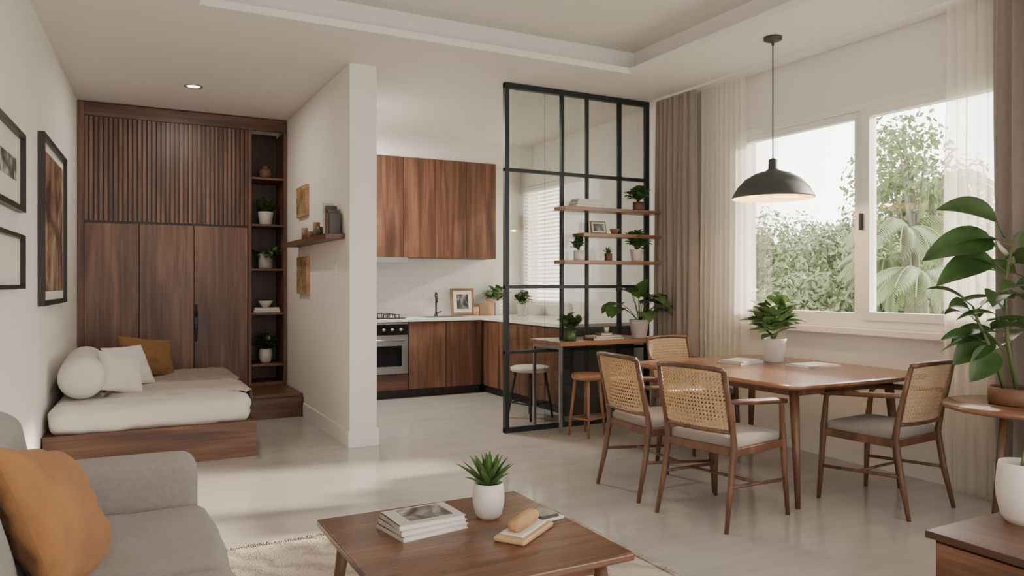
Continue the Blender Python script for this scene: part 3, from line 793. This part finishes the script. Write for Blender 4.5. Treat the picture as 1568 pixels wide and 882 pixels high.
def stool(loc, seat_mat, leg_mat, r, h, rz=.3):
    b = B('bar_stool', loc, rz)
    b.lathe([(0, h), (r*.9, h), (r, h-.01), (r, h-.04), (r*.9, h-.05), (0, h-.05)], (0, 0, 0), seat_mat, 32)
    for k in range(4):
        a = k*pi/2+pi/4
        b.tube([(r*1.15*math.cos(a), r*1.15*math.sin(a), 0), (r*.75*math.cos(a), r*.75*math.sin(a), h-.045)], [.011, .015], leg_mat, 10)
    for k in range(4):
        a = k*pi/2+pi/4; a2 = a+pi/2; q = 1.15-.4*.3; b.tube([(r*q*math.cos(a), r*q*math.sin(a), .15), (r*q*math.cos(a2), r*q*math.sin(a2), .15)], .008, leg_mat, 8)
    return b.done()
stool((3.60, 5.40, 0), stool_wood, stool_wood, .135, .53)
stool((3.58, 6.36, 0), ceramic, black_m, .19, .50)
# shelf objects
Y = 5.68
b, z = books('book_stack', (3.78, Y, 1.981), [(.30, .14, .028, cover_m, 0), (.27, .14, .025, paper_m, 0), (.25, .13, .022, cover_m, 0)]); b.done()
plant('potted_succulent', (4.36, Y, 1.981), .05, .08, terracotta, 'cyl', 'bushy', .22, 16, leaf_m, 12, .5)
picture_stand('picture_frame', (3.93, Y+.02, 1.751), .17, .12, art2, coverb_m, 0, fw=.012)
b = B('ceramic_bowl', (4.09, Y, 1.751)); b.lathe([(0, 0), (.025, 0), (.045, .04), (.048, .05), (.042, .05), (.02, .012), (0, .01)], (0, 0, 0), coverb_m, 24); b.done()
plant('potted_aloe', (3.70, Y, 1.506), .05, .09, ceramic, 'cyl', 'bushy', .17, 16, leaf_m, 14, .4)
plant('potted_cactus', (4.02, Y, 1.506), .035, .07, terracotta, 'cyl', 'spiky', .07, 12, leaf_m, 15, .3)
plant('potted_fern', (4.34, Y, 1.506), .062, .11, ceramic, 'taper', 'bushy', .25, 20, leaf_m, 16, .42)
plant('potted_monstera', (4.36, 5.665, BZ1), .095, .17, ceramic, 'taper', 'broad', .44, 20, leaf_m, 21, .45)
plant('potted_basil', (3.60, 5.67, BZ1), .055, .09, leaf_d, 'cyl', 'bushy', .19, 20, leaf_m, 18, .5)
b, z = books('book_stack', (3.97, 5.68, BZ1), [(.34, .17, .018, coverb_m, 0), (.30, .16, .018, cover_m, 4), (.13, .1, .022, coverb_m, 0)]); b.done()
b = B('ceramic_cup', (4.0, 5.68, BZ1+.058)); b.lathe([(0, 0), (.018, 0), (.026, .05), (.022, .05), (.015, .006), (0, .006)], (0, 0, 0), ceramic, 20); b.done()

# niche objects in wardrobe
nx, ny = 1.465, 8.42
b = B('woven_basket', (nx, ny, 2.422)); b.lathe([(0, 0), (.05, 0), (.065, .03), (.066, .09), (.05, .11), (.045, .11), (.045, .02), (0, .02)], (0, 0, 0), terracotta, 24); b.lathe([(.03, .11), (.035, .14), (0, .15)], (0, 0, 0), terracotta, 20); b.done()
plant('potted_philodendron', (nx, ny, 1.928), .085, .14, ceramic, 'taper', 'bushy', .22, 18, leaf_m, 31, .45)
plant('potted_pothos', (nx, ny, 1.457), .075, .16, pmat('pot_grey', (.35, .33, .31), .6), 'cyl', 'trail', .26, 14, leaf_m, 32, .4)
b, z = books('book_stack', (nx, ny, .992), [(.28, .18, .025, cover_m, 0), (.26, .17, .025, paper_m, 3)]); b.done()
b = B('ceramic_bowl', (nx, ny, .992+.05)); b.lathe([(0, 0), (.03, 0), (.07, .05), (.075, .07), (.07, .07), (.025, .012), (0, .01)], (0, 0, 0), ceramic, 24); b.done()
plant('potted_ivy', (nx, ny, .447), .07, .15, ceramic, 'round', 'bushy', .24, 12, leaf_d, 33, .35)

# ledge shelf + small frames on the divider wall
b = B('ledge_shelf', (1.585, 6.85, 1.68)); b.bb(-.08, .078, -.85, .85, -.02, .02, walnut_y, .003); b.done()
b = B('shelf_books', (1.60, 6.08, 1.70))
y = -.02
for i, (t, h, m_) in enumerate([(.035, .17, coverd_m), (.03, .20, coverd_m), (.05, .18, coverb_m), (.035, .24, coverd_m), (.04, .19, cover_m), (.04, .28, cover_m)]):
    b.box((0, y+t/2, h/2), (.09, t-.003, h), m_, .003, M=Matrix.Rotation(math.radians(-3*(i > 3)), 4, 'X')); y += t
b.done()
b = B('candle_holder', (1.60, 6.75, 1.70))
b.lathe([(0, 0), (.035, 0), (.035, .09), (0, .09)], (0, -.2, 0), coverd_m, 20); b.lathe([(0, 0), (.03, 0), (.03, .14), (0, .14)], (0, -.06, 0), coverb_m, 20); b.lathe([(0, 0), (.035, 0), (.035, .07), (0, .07)], (0, .1, 0), terracotta, 20)
b.lathe([(0, 0), (.03, 0), (.03, .12), (0, .12)], (0, .4, 0), coverb_m, 20); b.done()
for z0_, z1_, ya, yb in ((1.95, 2.25, 7.25, 7.68), (1.20, 1.56, 7.22, 7.66)):
    b = B('small_wall_art', (1.645, (ya+yb)/2, (z0_+z1_)/2)); hh = (z1_-z0_)/2; ww = (yb-ya)/2
    b.bb(-.012, .018, -ww, ww, -hh, hh, tray_m, .003); b.bb(-.014, -.011, -ww+.04, ww-.04, -hh+.04, hh-.04, art3); b.done()
b = B('light_switch', (1.658, 6.3, 1.42)); b.bb(-.008, .005, -.06, .06, -.04, .04, white_m, .003); b.done()

# framed art on left wall
def wall_frame(ya, yb, z0_, z1_, art, matw, fw=.035):
    yc = (ya+yb)/2; rz = -math.atan(.056)
    b = B('framed_picture', (wx(yc), yc, (z0_+z1_)/2), rz); hh = (z1_-z0_)/2; ww = (yb-ya)/2
    for s_ in (-1, 1):
        b.bb(.001, .04, s_*ww, s_*(ww-fw), -hh, hh, frame_m); b.bb(.001, .04, -ww+fw, ww-fw, s_*hh, s_*(hh-fw), frame_m)
    b.bb(.001, .015, -ww+fw, ww-fw, -hh+fw, hh-fw, mat_board)
    b.bb(.015, .017, -ww+fw+matw, ww-fw-matw, -hh+fw+matw, hh-fw-matw, art)
    return b.done()
wall_frame(5.80, 7.08, 1.15, 2.30, art1, .06)
wall_frame(4.2, 5.08, 1.70, 2.14, art2, .13, .03)
wall_frame(4.2, 5.07, 1.27, 1.57, mat_board, .05, .022)

# ceiling lights
b = B('ceiling_downlight', (.64, 7.22, H)); b.lathe([(.075, 0), (.078, -.006), (.06, -.008), (.055, 0)], (0, 0, 0), steel, 28); b.disc((0, 0, -.003), .055, spot_em, 24); b.done()
def area(name, x, y, z, size, power, col=(1, .9, .78)):
    l = bpy.data.lights.new(name, 'AREA'); l.shape = 'DISK'; l.size = size; l.energy = power; l.color = col
    o = bpy.data.objects.new(name, l); o.location = (x, y, z); scene.collection.objects.link(o)
area('downlight_lamp', .64, 7.22, H-.012, .11, 14)
b = B('kitchen_fill_fixture', (2.18, 7.5, H)); b.lathe([(.2, 0), (.2, -.04), (.185, -.05), (.18, -.045)], (0, 0, 0), white_m, 40); b.disc((0, 0, -.044), .185, spot_em, 40); b.done()  # added fixture, hidden behind the divider, to brighten the kitchen
area('kitchen_fill_lamp', 2.18, 7.5, H-.055, .36, 70, (1, .95, .88))  # fill light of the added fixture

# ---------------------------------------------------------------- right foreground
b = B('sideboard', (2.9, 1.2, 0))
b.bb(2.50, 3.3, .5, 1.60, .06, .425, walnut_dk); b.bb(2.475, 3.32, .48, 1.625, .425, .45, walnut_y, .003)
b.bb(2.485, 2.50, .52, 1.59, .08, .415, walnut_y, .002)
for x in (2.56, 3.24):
    for y in (.56, 1.54): b.tube([(x, y, 0), (x, y, .06)], [.02, .024], frame_m, 10)
b.done(world=True)
b = B('white_planter', (2.86, 1.51, .45)); make_pot(b, (2.86, 1.51, .45), .085, .215, ceramic, 'round')
for k in range(4): b.tube([(2.86+.02*k-.02, 1.51, .62), (2.87+.02*k-.03, 1.50+.01*k, .68), (2.9+.03*k-.03, 1.50, .74)], .005, stem_m, 6)
for k in range(8):
    a = k*.8; b.leaf((2.90+.01*(k % 4), 1.50, .69+.01*k), (math.cos(a)*.4+.5, math.sin(a)*.5-.4, .5), .10, .05, leaf_d, .5)
b.done(world=True)
SX, SY = 4.20, 2.25
b = B('side_table', (SX, SY, 0))
b.lathe([(0, .665), (.33, .665), (.345, .655), (.345, .64), (.325, .632), (0, .632)], (SX, SY, 0), table_wood, 56)
for k in range(3):
    a = k*2*pi/3+1.0; b.tube([(SX+.20*math.cos(a), SY+.20*math.sin(a), 0), (SX+.10*math.cos(a), SY+.10*math.sin(a), .635)], [.013, .02], chair_wood, 10)
b.done(world=True)
b = B('potted_rubber_plant', (SX, SY, .665))
make_pot(b, (SX, SY, .665), .13, .09, terracotta, 'cyl')
rr = random.Random(5); Lf = Vector((-.883, .469, 0)); Fw = Vector((.469, .883, 0))
def stem_leaves(pts, n, L, W, mat, start=.3):
    pts = [Vector(p)+Vector((SX, SY, 0)) for p in pts]
    b.tube(pts, [.012, .010, .008, .006][:len(pts)], stem_m, 8)
    for i in range(n):
        t = start+(1-start)*i/(n-1); q = t*(len(pts)-1); k = min(int(q), len(pts)-2); p = pts[k].lerp(pts[k+1], q-k)
        a = i*2.4+rr.uniform(-.3, .3); el = rr.uniform(.15, .7)+.5*(i == n-1)
        d = Vector((math.cos(a), math.sin(a), el)).normalized()
        st = p+d*.05; b.tube([p, st], .004, stem_m, 5)
        b.leaf(st, d, L*rr.uniform(.8, 1.1), W*rr.uniform(.85, 1.1), mat, droop=.6, pw=.72, fold=.16, n=9, flat=rr.uniform(-.7, .7))
stem_leaves([(0, 0, .74), (-.03, .03, 1.0), (-.05, .03, 1.3), (-.02, 0, 1.55)], 11, .28, .15, leaf_d)
stem_leaves([(.05, -.03, .74), (.08, -.05, 1.0), (.08, -.02, 1.25), (.05, 0, 1.42)], 9, .26, .13, leaf_m)
stem_leaves([(-.05, .03, .74), (-.12, .06, .95), (-.17, .1, 1.1), (-.2, .11, 1.18)], 7, .22, .12, leaf_d)
for (z, el, L, W, off) in ((1.50, .15, .40, .20, .05), (1.60, .6, .36, .17, -.1), (1.42, -.05, .33, .17, .1), (1.22, .12, .28, .05, 0), (1.02, -.25, .26, .17, .1), (.95, -.35, .24, .15, -.3), (1.12, .3, .26, .055, -.2), (1.0, .1, .27, .06, .3)):
    d = (Lf+Fw*off+Vector((0, 0, el))).normalized(); p = Vector((SX-.05, SY+.03, z)); b.tube([p-Vector((0, 0, .06)), p+d*.06], .005, stem_m, 6)
    b.leaf(p+d*.05, d, L, W, leaf_d if W > .1 else leaf_m, droop=.55, pw=.72, fold=.15, n=10, flat=.9 if W > .1 else .4)
b.done(world=True)

# ---------------------------------------------------------------- garden outside
b = B('garden_lawn', (20, 10, -.6)); b.bb(-14, 60, -25, 55, -.1, 0, lawn_m); b.done()
def tree(name, x, y, z0, h, r, n, m, seed, lsz=.16, blobs=9, lo=.3):
    rr = random.Random(seed); b = B(name, (x, y, z0))
    b.tube([(0, 0, 0), (.05, .03, h*.4), (.0, .1, h*.75)], [.12, .09, .05], bark_m, 8)
    bl = []
    for i in range(blobs):
        a = rr.uniform(0, 2*pi); q = rr.uniform(0, .75)*r; zz = h*rr.uniform(lo, .88)
        bl.append((Vector((q*math.cos(a), q*math.sin(a), zz)), r*rr.uniform(.3, .5)))
        b.tube([(0, .03, h*.4), (q*math.cos(a)*.8, q*math.sin(a)*.8, zz)], [.05, .02], bark_m, 5)
    vs = []; fs = []
    for i in range(n):
        c, rad = bl[rr.randrange(len(bl))]
        d = Vector((rr.gauss(0, 1), rr.gauss(0, 1), rr.gauss(0, 1))).normalized()
        p = c+d*rad*rr.uniform(.6, 1.05); p.z = max(p.z, .06)
        nrm = (d+Vector((rr.uniform(-1, 1), rr.uniform(-1, 1), rr.uniform(-.5, 1)))*.8).normalized()
        t = nrm.cross(Vector((rr.uniform(-1, 1), rr.uniform(-1, 1), rr.uniform(-1, 1)))).normalized(); u = nrm.cross(t)
        s_ = lsz*rr.uniform(.6, 1.2); o = len(vs)
        vs += [p-t*s_, p-u*s_*.45, p+t*s_, p+u*s_*.45]; fs.append((o, o+1, o+2, o+3))
    b.add(vs, fs, m)
    return b.done()
def palm(x, y, z0, h, m, seed, L=2.2, nf=15):
    rr = random.Random(seed); b = B('palm_tree', (x, y, z0))
    b.tube([(0, 0, 0), (.08, 0, h*.5), (.02, .05, h)], [.13, .1, .08], bark_m, 8)
    for i in range(nf):
        a = i*2.399; el = rr.uniform(.0, 1.1); d = Vector((math.cos(a), math.sin(a), el)).normalized(); pos = Vector((0, .05, h))
        pts = []
        for k in range(14):
            pts.append(pos.copy()); pos = pos+d*(L/14); d = (d+Vector((0, 0, -.15))).normalized()
            if k > 1:
                side = d.cross(Vector((0, 0, 1))).normalized(); ll = L*.25*math.sin(pi*min(1, (k+1)/15))+.06
                for sg in (-1, 1):
                    for q in (0, .5):
                        b.leaf(pos-d*(L/14)*q, side*sg+d*.5+Vector((0, 0, -.35)), ll, .05, m, droop=.7, n=3)
        b.tube(pts, .015, m, 4, cap=False)
    return b.done()
zg = -.6
F2 = (0.4695, 0.8829)
def gp(a, d): return d*(F2[0]+F2[1]*a), d*(F2[1]-F2[0]*a)
specs = [(.33, 24, 3.8, 2.2), (.38, 22, 3.7, 2.0), (.43, 24, 4.2, 2.4), (.36, 28, 4.8, 2.6), (.47, 21, 3.8, 1.8), (.50, 26, 5.6, 2.6),
         (.55, 23, 5.2, 2.3), (.60, 26, 6.0, 2.8), (.30, 27, 4.2, 2.6), (.41, 19, 2.4, 1.4), (.47, 18, 2.3, 1.4), (.53, 18, 2.6, 1.5), (.58, 18, 2.7, 1.5), (.35, 19, 2.2, 1.4), (.65, 22, 4.6, 2.3), (.70, 20, 3.4, 2.0)]
for i, (a, d, h, r) in enumerate(specs):
    x, y = gp(a, d); tree('garden_tree', x, y, zg, h, r, 3600, ext_leaf[i % 3], 40+i, lsz=.10)
x, y = gp(.535, 15.5); tree('garden_tree', x, y, zg, 5.9, 1.6, 1500, ext_leaf[2], 60, lsz=.09, blobs=11, lo=.62)
for i, (a, d, h, L) in enumerate([(.525, 15.5, 3.0, 1.4), (.56, 16.5, 4.0, 1.5), (.545, 14.8, 2.1, 1.3), (.50, 16.5, 2.4, 1.2)]):
    x, y = gp(a, d); palm(x, y, zg, h, ext_leaf[1], 71+i, L=L, nf=16)

# ---------------------------------------------------------------- light
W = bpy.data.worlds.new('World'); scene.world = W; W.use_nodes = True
N = W.node_tree.nodes; Lk = W.node_tree.links
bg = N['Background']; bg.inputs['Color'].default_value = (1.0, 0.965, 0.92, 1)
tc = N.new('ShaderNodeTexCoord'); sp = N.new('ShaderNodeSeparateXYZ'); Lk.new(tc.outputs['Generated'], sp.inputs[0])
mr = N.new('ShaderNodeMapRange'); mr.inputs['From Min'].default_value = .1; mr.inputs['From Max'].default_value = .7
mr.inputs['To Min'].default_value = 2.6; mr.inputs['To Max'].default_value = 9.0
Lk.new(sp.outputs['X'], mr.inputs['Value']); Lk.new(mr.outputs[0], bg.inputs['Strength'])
sun = bpy.data.lights.new('sun', 'SUN'); sun.energy = 14.0; sun.angle = math.radians(3.0); sun.color = (1, .84, .65)
so = bpy.data.objects.new('sun', sun); scene.collection.objects.link(so)
so.rotation_euler = Vector((-1, .20, -.41)).to_track_quat('-Z', 'Y').to_euler()
pl = bpy.data.lights.new('pendant_bulb', 'POINT'); pl.energy = 12; pl.color = (1, .75, .45); pl.shadow_soft_size = .04
po = bpy.data.objects.new('pendant_bulb_light', pl); po.location = (4.15, 3.855, 1.95); scene.collection.objects.link(po)

# ---------------------------------------------------------------- camera
cam = bpy.data.cameras.new('camera'); co = bpy.data.objects.new('camera', cam); scene.collection.objects.link(co)
co.location = (0, 0, 1.3); co.rotation_euler = (pi/2, 0, -math.radians(28.0))
cam.sensor_width = 36; cam.lens = 36*1153/1568; cam.shift_y = -7/1568; cam.clip_start = .05
scene.camera = co
